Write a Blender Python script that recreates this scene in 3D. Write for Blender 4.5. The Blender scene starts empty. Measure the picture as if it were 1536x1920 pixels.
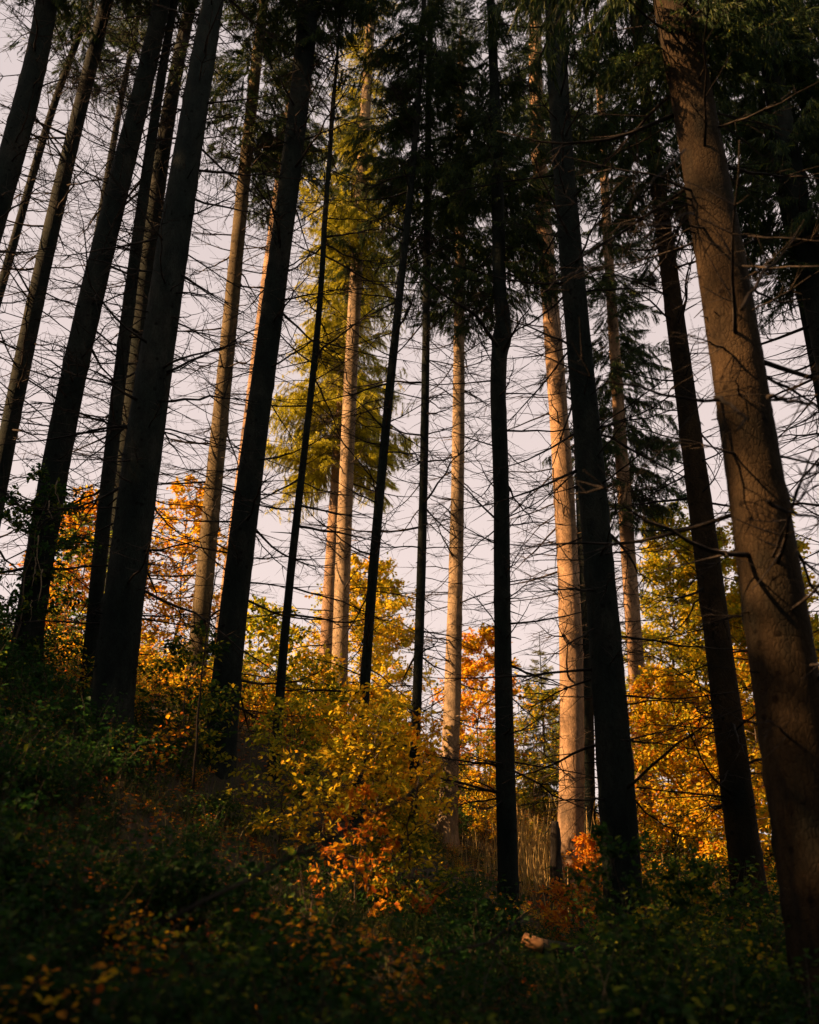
import bpy, math, random
import numpy as np
from mathutils import Matrix, Vector

S = bpy.context.scene
COL = S.collection
rng = np.random.default_rng(7)
random.seed(7)

# ------------------------------------------------------------------ camera
F = 1800.0                       # focal length in pixels of the 1536 x 1920 photograph
CAM = np.array([0.0, 0.0, 1.6])
pitch, roll = math.atan(0.4917), math.radians(1.13)
_R = np.array([1.0, 0, 0]); _U = np.array([0, -math.sin(pitch), math.cos(pitch)]); FW = np.array([0, math.cos(pitch), math.sin(pitch)])
RT = math.cos(roll) * _R + math.sin(roll) * _U
UP = math.cos(roll) * _U - math.sin(roll) * _R
cd = bpy.data.cameras.new('camera'); cam = bpy.data.objects.new('camera', cd); COL.objects.link(cam)
cam.matrix_world = Matrix(((RT[0], UP[0], -FW[0], CAM[0]), (RT[1], UP[1], -FW[1], CAM[1]), (RT[2], UP[2], -FW[2], CAM[2]), (0, 0, 0, 1)))
cd.sensor_fit = 'HORIZONTAL'; cd.sensor_width = 36; cd.lens = F / 1536 * 36
cd.clip_start = 0.05; cd.clip_end = 3000
cd.dof.use_dof = True; cd.dof.focus_distance = 14; cd.dof.aperture_fstop = 1.6
S.camera = cam

# ------------------------------------------------------------------ light
SUN_EL, SUN_AZ = math.radians(35), math.radians(73)        # azimuth: from straight behind the camera, round to the left
sun_to = np.array([-math.sin(SUN_AZ) * math.cos(SUN_EL), -math.cos(SUN_AZ) * math.cos(SUN_EL), math.sin(SUN_EL)])
w = bpy.data.worlds.new('World'); S.world = w; w.use_nodes = True
nt = w.node_tree; nt.nodes.clear()
sky = nt.nodes.new('ShaderNodeTexSky'); sky.sky_type = 'NISHITA'; sky.sun_disc = False
sky.sun_elevation = SUN_EL; sky.sun_rotation = math.atan2(sun_to[0], sun_to[1]) % (2 * math.pi)
sky.dust_density = 3; sky.air_density = 1.0
mixs = nt.nodes.new('ShaderNodeMix'); mixs.data_type = 'RGBA'; mixs.inputs[0].default_value = 0.93
geo = nt.nodes.new('ShaderNodeTexCoord'); sep = nt.nodes.new('ShaderNodeSeparateXYZ'); nt.links.new(geo.outputs['Generated'], sep.inputs[0])
hz = nt.nodes.new('ShaderNodeValToRGB'); he = hz.color_ramp.elements      # thin evening haze over the whole sky, paler towards the horizon
he[0].position, he[0].color = 0.0, (1.22, .95, .84, 1); he[1].position, he[1].color = 1.0, (.22, .26, .34, 1)
x_ = he.new(.35); x_.color = (1.16, .925, .83, 1)
x_ = he.new(.8); x_.color = (.92, .76, .71, 1)
nt.links.new(sep.outputs[2], hz.inputs[0])
sc_ = nt.nodes.new('ShaderNodeVectorMath'); sc_.operation = 'SCALE'; sc_.inputs[3].default_value = 1.95
nt.links.new(hz.outputs[0], sc_.inputs[0]); nt.links.new(sc_.outputs[0], mixs.inputs[7])
bg = nt.nodes.new('ShaderNodeBackground'); bg.inputs[1].default_value = 0.10
wo = nt.nodes.new('ShaderNodeOutputWorld')
nt.links.new(sky.outputs[0], mixs.inputs[6]); nt.links.new(mixs.outputs[2], bg.inputs[0]); nt.links.new(bg.outputs[0], wo.inputs[0])
sd = bpy.data.lights.new('sun', 'SUN'); sun = bpy.data.objects.new('sun', sd); COL.objects.link(sun)
sd.energy = 5.0; sd.angle = math.radians(0.5); sd.color = (1.0, 0.54, 0.25)
sun.rotation_euler = Vector(sun_to).to_track_quat('Z', 'Y').to_euler()
S.view_settings.view_transform = 'Standard'; S.view_settings.look = 'None'
S.view_settings.exposure = 2.05; S.view_settings.gamma = 1.0; S.view_settings.use_curve_mapping = False
S.cycles.max_bounces = 5; S.cycles.diffuse_bounces = 2; S.cycles.transmission_bounces = 3; S.cycles.transparent_max_bounces = 4

def ray(u, v):
    return RT * (u - 768) / F + UP * (960 - v) / F + FW
def at(u, v, t):
    return CAM + ray(u, v) * t

# ------------------------------------------------------------------ mesh helpers
class Geo:
    """Collects quads and triangles with a per-vertex tint; build() links them as one mesh object."""
    def __init__(s): s.v = []; s.q = []; s.t = []; s.a = []; s.n = 0
    def add(s, v, quads=None, tris=None, tint=0.5):
        v = np.asarray(v, float).reshape(-1, 3)
        if quads is not None and len(quads): s.q.append(np.asarray(quads, np.int64) + s.n)
        if tris is not None and len(tris): s.t.append(np.asarray(tris, np.int64) + s.n)
        s.v.append(v); s.a.append(np.broadcast_to(np.asarray(tint, float), (len(v),)))
        s.n += len(v)
    def arrays(s):
        return (np.concatenate(s.v), np.concatenate(s.q) if s.q else np.zeros((0, 4), int),
                np.concatenate(s.t) if s.t else np.zeros((0, 3), int), np.concatenate(s.a))
    def addarr(s, arr, M=None, off=(0, 0, 0), dt=0.0):
        v, q, t, a = arr
        if M is not None: v = v @ np.asarray(M).T
        s.add(v + np.asarray(off), q, t, np.clip(a + dt, 0, 1))
    def mesh(s, name, mat, smooth=False):
        v, q, t, a = s.arrays()
        m = bpy.data.meshes.new(name)
        m.vertices.add(len(v)); m.vertices.foreach_set('co', v.astype(np.float32).ravel())
        m.loops.add(len(q) * 4 + len(t) * 3)
        m.loops.foreach_set('vertex_index', np.concatenate([q.ravel(), t.ravel()]).astype(np.int32))
        m.polygons.add(len(q) + len(t))
        m.polygons.foreach_set('loop_start', np.concatenate([np.arange(len(q)) * 4, len(q) * 4 + np.arange(len(t)) * 3]).astype(np.int32))
        if smooth: m.polygons.foreach_set('use_smooth', np.ones(len(q) + len(t), bool))
        at_ = m.attributes.new('tint', 'FLOAT', 'POINT'); at_.data.foreach_set('value', a.astype(np.float32))
        m.materials.append(mat); m.update(calc_edges=True)
        return m

def norm(a): return a / np.maximum(np.linalg.norm(a, axis=-1, keepdims=True), 1e-9)

def tube(g, pts, rad, sides=6, tint=0.5, cap=True, wob=None):
    pts = np.asarray(pts, float); n = len(pts); rad = np.broadcast_to(np.asarray(rad, float), (n,))
    d = norm(np.gradient(pts, axis=0))
    ref = np.array([0, 0, 1.0]) if abs(d[:, 2]).mean() < 0.8 else np.array([1.0, 0, 0])
    a = norm(np.cross(d, ref)); b = np.cross(d, a)
    th = np.arange(sides) / sides * 2 * np.pi
    ring = a[:, None] * np.cos(th)[None, :, None] + b[:, None] * np.sin(th)[None, :, None]
    rr = rad[:, None] * (wob if wob is not None else np.ones((n, sides)))
    v = (pts[:, None] + ring * rr[..., None]).reshape(-1, 3)
    i, j = np.meshgrid(np.arange(n - 1), np.arange(sides), indexing='ij'); j2 = (j + 1) % sides
    q = np.stack([i * sides + j, i * sides + j2, (i + 1) * sides + j2, (i + 1) * sides + j], -1).reshape(-1, 4)
    t = None
    if cap:
        v = np.concatenate([v, pts[:1], pts[-1:]]); c0, c1 = n * sides, n * sides + 1
        k = np.arange(sides); k2 = (k + 1) % sides
        t = np.concatenate([np.stack([k2, k, np.full(sides, c0)], -1), np.stack([(n - 1) * sides + k, (n - 1) * sides + k2, np.full(sides, c1)], -1)])
    g.add(v, q, t, tint)

def leaves(g, pos, d, nrm, ln, wd, tint, simple=False):
    """leaf blades: pointed ovals folded along the midrib"""
    pos = np.asarray(pos); N = len(pos)
    d = norm(d); s = norm(np.cross(d, nrm)); up = np.cross(s, d)
    ln = np.broadcast_to(ln, (N,))[:, None]; wd = np.broadcast_to(wd, (N,))[:, None]; tint = np.broadcast_to(tint, (N,))
    if simple:
        v = np.stack([pos, pos + d * ln * .5 + s * wd * .5 + up * wd * .12, pos + d * ln, pos + d * ln * .45 - s * wd * .5 + up * wd * .12], 1)
        q = np.arange(N)[:, None] * 4 + np.arange(4)[None]
        g.add(v.reshape(-1, 3), q, None, np.repeat(tint, 4)); return
    f = up * wd * .18; dr = -up * ln * .12
    v = np.stack([pos, pos + d * ln * .3 + s * wd * .48 + f, pos + d * ln * .68 + s * wd * .40 + f + dr * .5, pos + d * ln + dr,
                  pos + d * ln * .68 - s * wd * .40 + f + dr * .5, pos + d * ln * .3 - s * wd * .48 + f], 1)
    b = np.arange(N)[:, None] * 6
    q = np.concatenate([b + np.array([[0, 1, 2, 3]]), b + np.array([[0, 3, 4, 5]])])
    g.add(v.reshape(-1, 3), q, None, np.repeat(tint, 6))

def link(name, data, parent=None, **kw):
    o = bpy.data.objects.new(name, data); COL.objects.link(o)
    if parent is not None: o.parent = parent
    for k, val in kw.items(): o[k] = val
    return o
def thing(name, label, cat, loc, group=None):
    o = link(name, None); o.location = loc; o['label'] = label; o['category'] = cat; o.empty_display_size = .2
    if group: o['group'] = group
    return o

# ------------------------------------------------------------------ materials
def mat(name):
    m = bpy.data.materials.new(name); m.use_nodes = True; t = m.node_tree; t.nodes.clear()
    out = t.nodes.new('ShaderNodeOutputMaterial'); return m, t, out
def ramp(t, stops):
    r = t.nodes.new('ShaderNodeValToRGB'); e = r.color_ramp.elements
    e[0].position, e[0].color = stops[0][0], (*stops[0][1], 1); e[1].position, e[1].color = stops[-1][0], (*stops[-1][1], 1)
    for p, c in stops[1:-1]:
        x = e.new(p); x.color = (*c, 1)
    return r
def noise(t, scale, detail=4, rough=.6, vec=None):
    n = t.nodes.new('ShaderNodeTexNoise'); n.inputs['Scale'].default_value = scale; n.inputs['Detail'].default_value = detail
    n.inputs['Roughness'].default_value = rough
    if vec is not None: t.links.new(vec, n.inputs['Vector'])
    return n
def bark_material(name, c0, c1, c2, scale=1.0, bump=0.6):
    m, t, out = mat(name); L = t.links
    tc = t.nodes.new('ShaderNodeTexCoord'); mp = t.nodes.new('ShaderNodeMapping'); mp.inputs['Scale'].default_value = (1, 1, .45)
    L.new(tc.outputs['Object'], mp.inputs['Vector'])
    big = noise(t, 2.2 * scale, 3, .6, mp.outputs[0]); fine = noise(t, 38 * scale, 5, .7, mp.outputs[0])
    vo = t.nodes.new('ShaderNodeTexVoronoi'); vo.feature = 'DISTANCE_TO_EDGE'; vo.inputs['Scale'].default_value = 34 * scale
    L.new(mp.outputs[0], vo.inputs['Vector'])
    r1 = ramp(t, [(.3, c0), (.5, c1), (.72, c2)]); L.new(big.outputs[0], r1.inputs[0])
    mx = t.nodes.new('ShaderNodeMix'); mx.data_type = 'RGBA'; mx.blend_type = 'MULTIPLY'; mx.inputs[0].default_value = .75
    r2 = ramp(t, [(.30, (.45, .42, .40)), (.62, (1.15, 1.12, 1.1))]); L.new(fine.outputs[0], r2.inputs[0])
    L.new(r1.outputs[0], mx.inputs[6]); L.new(r2.outputs[0], mx.inputs[7])
    # flaking plates: darker seams
    r3 = ramp(t, [(0.0, (.55, .5, .48)), (.09, (1, 1, 1))]); L.new(vo.outputs[0], r3.inputs[0])
    mx2 = t.nodes.new('ShaderNodeMix'); mx2.data_type = 'RGBA'; mx2.blend_type = 'MULTIPLY'; mx2.inputs[0].default_value = .6
    L.new(mx.outputs[2], mx2.inputs[6]); L.new(r3.outputs[0], mx2.inputs[7])
    # dark scars of lost branches, and broad patches of weathering
    kn = t.nodes.new('ShaderNodeTexVoronoi'); kn.inputs['Scale'].default_value = 5.5 * scale; L.new(tc.outputs['Object'], kn.inputs['Vector'])
    r4 = ramp(t, [(.10, (.22, .20, .18)), (.17, (1, 1, 1))]); L.new(kn.outputs['Distance'], r4.inputs[0])
    md = noise(t, 8 * scale, 4, .65, mp.outputs[0]); r5 = ramp(t, [(.36, (.62, .62, .64)), (.60, (1.1, 1.08, 1.05))]); L.new(md.outputs[0], r5.inputs[0])
    mx3 = t.nodes.new('ShaderNodeMix'); mx3.data_type = 'RGBA'; mx3.blend_type = 'MULTIPLY'; mx3.inputs[0].default_value = .85
    mx4 = t.nodes.new('ShaderNodeMix'); mx4.data_type = 'RGBA'; mx4.blend_type = 'MULTIPLY'; mx4.inputs[0].default_value = .8
    L.new(mx2.outputs[2], mx3.inputs[6]); L.new(r4.outputs[0], mx3.inputs[7]); L.new(mx3.outputs[2], mx4.inputs[6]); L.new(r5.outputs[0], mx4.inputs[7])
    b1 = t.nodes.new('ShaderNodeBump'); b1.inputs['Strength'].default_value = bump; b1.inputs['Distance'].default_value = .012
    ad = t.nodes.new('ShaderNodeMath'); ad.operation = 'MULTIPLY_ADD'; ad.inputs[1].default_value = .6
    mn = t.nodes.new('ShaderNodeMath'); mn.operation = 'MINIMUM'; mn.inputs[1].default_value = .15; L.new(vo.outputs[0], mn.inputs[0])
    ml = t.nodes.new('ShaderNodeMath'); ml.operation = 'MULTIPLY'; ml.inputs[1].default_value = 3; L.new(mn.outputs[0], ml.inputs[0])
    L.new(fine.outputs[0], ad.inputs[0]); L.new(ml.outputs[0], ad.inputs[2]); L.new(ad.outputs[0], b1.inputs['Height'])
    p = t.nodes.new('ShaderNodeBsdfPrincipled'); p.inputs['Roughness'].default_value = .95; p.inputs['Specular IOR Level'].default_value = .08
    L.new(mx4.outputs[2], p.inputs['Base Color']); L.new(b1.outputs[0], p.inputs['Normal']); L.new(p.outputs[0], out.inputs[0])
    return m
BARK = bark_material('shaded_spruce_bark', (.007, .013, .012), (.014, .021, .018), (.030, .034, .028))  # bark of the shaded trunks, the shade put into its near-black colour
BARK2 = bark_material('sunlit_pale_spruce_bark', (.10, .078, .052), (.26, .185, .112), (.40, .285, .175))  # lit copy of the bark, sunlight put into the colour
BARK3 = bark_material('sunlit_tan_spruce_bark', (.10, .090, .062), (.26, .21, .135), (.37, .295, .19))  # second lit copy, with yellower sunlight in the colour
BARK4 = bark_material('dim_lit_olive_spruce_bark', (.04, .038, .024), (.105, .090, .052), (.16, .135, .08))  # dimly lit copy, dull gold light put into the colour
BARKN = bark_material('sun_patch_russet_spruce_bark', (.009, .012, .010), (.029, .022, .012), (.050, .035, .018), 1.0, .8)  # copy warmed in colour to bring out the orange sun patches
TWIGM = bark_material('dead_wood', (.014, .015, .014), (.030, .028, .025), (.08, .07, .055), 3, .3)
STEMM = bark_material('sapling_bark', (.05, .045, .035), (.09, .075, .055), (.16, .14, .11), 3, .3)

def leaf_material(name, stops, trans=.55, rough=.6):
    m, t, out = mat(name); L = t.links
    a = t.nodes.new('ShaderNodeAttribute'); a.attribute_name = 'tint'
    tc = t.nodes.new('ShaderNodeTexCoord'); n = noise(t, 25, 3, .6, tc.outputs['Object'])
    ad = t.nodes.new('ShaderNodeMath'); ad.operation = 'MULTIPLY_ADD'; ad.inputs[1].default_value = .22
    sb = t.nodes.new('ShaderNodeMath'); sb.operation = 'SUBTRACT'; sb.inputs[1].default_value = .11
    L.new(n.outputs[0], ad.inputs[0]); L.new(a.outputs['Fac'], ad.inputs[2]); L.new(ad.outputs[0], sb.inputs[0])
    r = ramp(t, stops); L.new(sb.outputs[0], r.inputs[0])
    p = t.nodes.new('ShaderNodeBsdfPrincipled'); p.inputs['Roughness'].default_value = rough; p.inputs['Specular IOR Level'].default_value = .15
    tr = t.nodes.new('ShaderNodeBsdfTranslucent'); mx = t.nodes.new('ShaderNodeMixShader'); mx.inputs[0].default_value = trans
    L.new(r.outputs[0], p.inputs['Base Color']); L.new(r.outputs[0], tr.inputs[0])
    L.new(p.outputs[0], mx.inputs[1]); L.new(tr.outputs[0], mx.inputs[2]); L.new(mx.outputs[0], out.inputs[0])
    return m
LEAF = leaf_material('autumn_leaf', [(0, (.012, .045, .010)), (.2, (.035, .085, .012)), (.38, (.30, .32, .018)), (.52, (.74, .52, .02)), (.66, (.64, .28, .014)), (.8, (.50, .12, .012)), (1, (.20, .05, .02))])
NEEDLE = leaf_material('spruce_needle', [(0, (.008, .028, .018)), (.4, (.028, .065, .022)), (.65, (.15, .19, .02)), (1, (.62, .58, .035))], .42, .5)
GRASSM = leaf_material('dry_grass', [(0, (.06, .08, .02)), (.5, (.22, .18, .06)), (1, (.62, .45, .17))], .35)

m, t, out = mat('forest_floor'); L = t.links
tc = t.nodes.new('ShaderNodeTexCoord'); n1 = noise(t, 1.3, 6, .7, tc.outputs['Object']); n2 = noise(t, 22, 5, .7, tc.outputs['Object'])
r = ramp(t, [(.3, (.012, .018, .006)), (.5, (.035, .028, .012)), (.7, (.11, .05, .016))])
mx = t.nodes.new('ShaderNodeMath'); mx.operation = 'MULTIPLY_ADD'; mx.inputs[1].default_value = .5; L.new(n2.outputs[0], mx.inputs[0])
hf = t.nodes.new('ShaderNodeMath'); hf.operation = 'MULTIPLY'; hf.inputs[1].default_value = .5; L.new(n1.outputs[0], hf.inputs[0]); L.new(hf.outputs[0], mx.inputs[2])
L.new(mx.outputs[0], r.inputs[0])
p = t.nodes.new('ShaderNodeBsdfPrincipled'); p.inputs['Roughness'].default_value = 1; bp = t.nodes.new('ShaderNodeBump'); bp.inputs['Distance'].default_value = .05
L.new(n2.outputs[0], bp.inputs['Height']); L.new(bp.outputs[0], p.inputs['Normal']); L.new(r.outputs[0], p.inputs['Base Color']); L.new(p.outputs[0], out.inputs[0])
GROUND = m

m, t, out = mat('cut_wood'); L = t.links
tc = t.nodes.new('ShaderNodeTexCoord'); wv = t.nodes.new('ShaderNodeTexWave'); wv.wave_type = 'RINGS'; wv.rings_direction = 'X'
wv.inputs['Scale'].default_value = 14; wv.inputs['Distortion'].default_value = 2.5; L.new(tc.outputs['Object'], wv.inputs['Vector'])
r = ramp(t, [(0, (.16, .075, .022)), (1, (.30, .16, .055))]); L.new(wv.outputs[0], r.inputs[0])
p = t.nodes.new('ShaderNodeBsdfPrincipled'); p.inputs['Roughness'].default_value = .85; L.new(r.outputs[0], p.inputs['Base Color']); L.new(p.outputs[0], out.inputs[0])
CUT = m

# ------------------------------------------------------------------ the trunks, measured
# label, depth, total height, crown base row, centre line [(row, column, width)], branch density, flags
TREES = [
 ('stout dark spruce trunk cut by the upper left corner of the view', 12.0, 24, -10, [(0,88,38),(150,60,42),(300,19,46),(1250,-255,66)], .8, 'd'),
 ('very thin bare spruce pole crossing behind the upper left corner trunk', 16.0, 17, -30, [(20,170,11),(150,115,13),(290,72,14),(480,20,15),(1200,-230,22)], .5, ''),
 ('slim spruce slanting out of the view at the left edge, second from the corner trunk', 13.7, 23, -10, [(5,200,20),(105,172,24),(215,148,28),(320,125,32),(470,87,32),(620,52,30),(750,28,28),(850,10,30),(1230,-60,38)], 1.0, ''),
 ('hair thin spruce stem fading behind a dark trunk at upper left', 20.0, 20, -20, [(20,262,8),(200,225,11),(340,200,13),(450,182,14),(1240,20,20)], .4, ''),
 ('dark spruce leaning right, torn bark strips hanging low on its trunk', 12.6, 24, -60, [(0,304,28),(100,282,33),(300,236,42),(450,197,44),(640,154,43),(840,106,45),(990,85,53),(1140,62,52),(1240,46,55)], 1.0, 'd'),
 ('slim black spruce hugging the left side of the thick dark trunk', 12.8, 21, -40, [(0,328,13),(100,310,15),(300,276,22),(450,258,23),(625,240,22),(840,207,25),(1040,185,25),(1265,168,28),(1330,160,32)], .8, ''),
 ('spruce with sunlit bark slivers half hidden behind the thick dark trunk', 17.5, 22, -30, [(0,360,20),(100,338,25),(300,300,30),(450,284,32),(625,262,34),(840,238,36),(1280,195,42)], .7, ''),
 ('thickest dark spruce trunk of the left half, rising from brambles', 10.5, 26, -80, [(0,402,40),(150,371,45),(300,349,52),(450,329,57),(625,304,62),(840,262,72),(990,250,74),(1140,233,74),(1265,218,74),(1380,203,80)], .9, 'd'),
 ('spruce lit dull gold on its left half above orange beech leaves', 16.5, 22, 300, [(0,495,16),(150,476,22),(300,460,24),(450,449,26),(625,430,27),(840,405,29),(1040,388,33),(1140,380,35),(1265,367,36),(1310,362,38)], 1.0, 'o'),
 ('pale sunlit spruce showing as a bright edge behind a dark trunk', 23.0, 24, 380, [(0,576,14),(150,551,18),(300,533,22),(600,493,24),(690,481,25),(880,458,26),(1080,431,28),(1260,408,30)], .5, 'p'),
 ('dark spruce trunk left of the golden crown, wide at its base', 12.0, 25, 80, [(0,579,36),(150,565,38),(300,550,38),(450,530,41),(640,498,42),(840,474,47),(990,459,48),(1140,444,49),(1265,426,53),(1380,412,57),(1510,404,64)], .9, 'd'),
 ('thin spruce pole standing just right of the wide based dark trunk', 13.0, 17, -30, [(425,608,10),(625,595,12),(840,571,13),(1040,549,14),(1265,529,17),(1320,524,18)], .7, ''),
 ('tall spruce with sunlit lower trunk under the golden crown', 20.0, 25, 520, [(25,695,17),(150,689,18),(375,677,21),(500,668,23),(640,660,25),(840,652,26),(990,645,28),(1140,642,29),(1265,638,30),(1395,634,33)], .8, 'mh'),
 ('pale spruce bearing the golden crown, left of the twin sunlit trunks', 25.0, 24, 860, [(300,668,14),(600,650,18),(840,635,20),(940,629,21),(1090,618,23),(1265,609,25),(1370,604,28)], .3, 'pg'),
 ('slim dark spruce leaning right beside the golden crown', 13.0, 20, 220, [(0,795,8),(150,788,11),(330,772,13),(450,760,14),(640,740,15),(840,719,17),(1040,704,18),(1265,686,18),(1490,673,22)], .7, ''),
 ('thin straight black spruce pole in the middle of the sky gap', 13.8, 20, 480, [(0,808,10),(100,806,12),(300,803,13),(600,799,14),(640,798,15),(940,793,16),(1140,789,17),(1275,784,17),(1570,770,21)], .8, ''),
 ('evenly sunlit golden spruce trunk with flared root in the centre', 18.6, 24, 600, [(125,864,14),(350,864,18),(625,861,21),(840,858,25),(1040,854,27),(1265,852,27),(1430,846,30),(1530,841,34),(1605,836,44)], .9, 'mf'),
 ('dark spruce with a knobbly kink halfway up its trunk', 12.0, 22, 560, [(0,920,15),(150,927,18),(300,932,22),(450,935,24),(540,936,26),(600,944,27),(635,942,38),(660,936,30),(740,934,29),(840,938,30),(940,941,30),(1140,942,31),(1265,944,33),(1430,947,36),(1580,951,38),(1730,955,40),(1790,957,44)], .9, 'dk'),
 ('brightest spruce trunk, orange lit and striped by branch shadows', 16.3, 25, 420, [(0,1005,22),(300,1014,27),(450,1020,29),(625,1034,33),(840,1053,38),(1040,1066,41),(1265,1072,42),(1430,1072,44),(1530,1071,47),(1680,1066,54)], 1.0, 'pf'),
 ('narrow shaded spruce tucked behind the brightest orange trunk', 18.5, 20, 330, [(0,1038,10),(300,1058,14),(620,1078,18),(840,1087,20),(1265,1098,24),(1430,1103,25),(1600,1104,28)], .6, ''),
 ('big dark spruce trunk right of the orange lit trunk', 9.0, 24, -40, [(0,1040,34),(150,1047,38),(300,1056,42),(450,1067,43),(640,1087,48),(840,1103,50),(990,1118,54),(1140,1129,57),(1265,1140,60),(1430,1153,66),(1580,1163,70),(1730,1173,75),(1850,1181,82)], .8, 'd'),
 ('spruce with low drooping live boughs behind the big dark trunk', 19.6, 23, 980, [(150,1125,14),(500,1140,19),(640,1155,20),(840,1165,23),(1040,1178,28),(1265,1192,29),(1430,1207,36),(1610,1218,40)], .9, 'p'),
 ('right hand spruce with small orange sun patches on dark bark', 10.2, 23, 420, [(0,1188,16),(100,1199,19),(250,1220,25),(400,1242,31),(550,1259,33),(640,1275,36),(840,1298,40),(990,1318,45),(1140,1335,46),(1265,1354,49),(1430,1379,56),(1580,1397,61),(1740,1412,66)], 1.1, 'r'),
 ('nearest and thickest spruce trunk, orange sun patches up its left side', 5.6, 22, 120, [(0,1264,68),(150,1287,73),(300,1319,83),(450,1347,87),(640,1379,95),(840,1410,101),(990,1429,107),(1140,1449,112),(1265,1466,119),(1430,1496,128),(1580,1522,134),(1730,1548,140),(2000,1590,155)], .8, 'n'),
 ('thin black spruce pole at the upper right edge', 12.0, 18, 420, [(125,1415,10),(300,1453,12),(450,1478,13),(610,1513,14),(1700,1728,20)], .6, ''),
 ('dark spruce trunk running out of the view at the right edge', 9.6, 23, 500, [(0,1427,34),(150,1447,39),(300,1483,44),(450,1509,47),(600,1540,50),(1850,1790,75)], .8, 'd'),
 ('dark spruce trunk cutting the upper right corner', 10.3, 23, 260, [(0,1485,35),(150,1512,38),(300,1545,42),(1850,1855,72)], .7, 'd'),
]
def solve(tr):
    label, dep, H, cb, keys, dens, fl = tr
    keys = sorted(keys, key=lambda k: -k[0])
    base = at(keys[0][1], keys[0][0], dep); P = []
    for (v, u, wd) in keys:
        d = ray(u, v); dxy = d[:2]; tt = ((base - CAM)[:2] @ dxy) / (dxy @ dxy)
        q = CAM + d * tt; P.append([q[0], q[1], q[2], wd * tt / F / 2])
    return np.array(P)
SOL = [solve(t_) for t_ in TREES]

# ------------------------------------------------------------------ ground: a hillside through the foot of every trunk
ctrl = [[s_[0, 0], s_[0, 1], s_[0, 2]] for s_ in SOL]
ctrl += [[0, 0, 0], [-4, 0, .7], [4, 0, -.5], [0, -8, -2], [-12, -8, .5], [12, -8, -4.5], [-16, 4, 5.5], [-18, 14, 8.5], [14, 6, -.5], [16, 14, 1.5],
         [-12, 26, 10], [-14, 36, 10.5], [0, 30, 8.2], [4, 28, 6.4], [9, 28, 4.4], [14, 28, 3.0], [0, 40, 7.5], [12, 40, 4], [-2.2, 4, 1.1], [0.5, 4, .55], [2.5, 3, 0.1], [-18, -4, 3.8], [20, 36, 2]]
ctrl += [list(at(690, 1650, 12)), list(at(560, 1590, 12)), list(at(850, 1700, 13)), list(at(720, 1560, 15))]
ctrl = np.array(ctrl)
def _phi(r2): return np.where(r2 > 1e-9, r2 * np.log(r2 + 1e-12) * .5, 0)
_n = len(ctrl); _d2 = ((ctrl[:, None, :2] - ctrl[None, :, :2]) ** 2).sum(-1)
_A = np.zeros((_n + 3, _n + 3)); _A[:_n, :_n] = _phi(_d2) + np.eye(_n) * 1.5; _P = np.c_[np.ones(_n), ctrl[:, :2]]
_A[:_n, _n:] = _P; _A[_n:, :_n] = _P.T
_W = np.linalg.solve(_A, np.r_[ctrl[:, 2], 0, 0, 0])
def gz(x, y):
    x = np.asarray(x, float); y = np.asarray(y, float); sh = x.shape
    cx = np.clip(x.ravel(), -22, 22); cy = np.clip(y.ravel(), -12, 44)
    r2 = (cx[:, None] - ctrl[None, :, 0]) ** 2 + (cy[:, None] - ctrl[None, :, 1]) ** 2
    z = _phi(r2) @ _W[:_n] + _W[_n] + _W[_n + 1] * cx + _W[_n + 2] * cy
    ex = x.ravel() - cx; ey = y.ravel() - cy
    z = z - np.maximum(ey, 0) * .22 - np.maximum(ex, 0) * .12 - np.maximum(-ex, 0) * .02 + np.minimum(ey, 0) * .15
    z += .05 * np.sin(x.ravel() * 2.1 + 1.3 * np.sin(y.ravel() * 1.7)) + .04 * np.sin(y.ravel() * 3.3 + x.ravel())
    return z.reshape(sh)
k = np.linspace(-1, 1, 221)
gx = np.sinh(k * 4.2) / math.sinh(4.2) * 900; gy = np.sinh(k * 4.2) / math.sinh(4.2) * 900 + 12
X, Y = np.meshgrid(gx, gy, indexing='xy'); Z = gz(X, Y)
i, j = np.meshgrid(np.arange(220), np.arange(220), indexing='ij'); b = i * 221 + j
g = Geo(); g.add(np.stack([X, Y, Z], -1), np.stack([b, b + 1, b + 222, b + 221], -1).reshape(-1, 4))
ground = link('ground', g.mesh('ground', GROUND, True), kind='structure', label='sloping forest floor rising to the left under the spruces')

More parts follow.
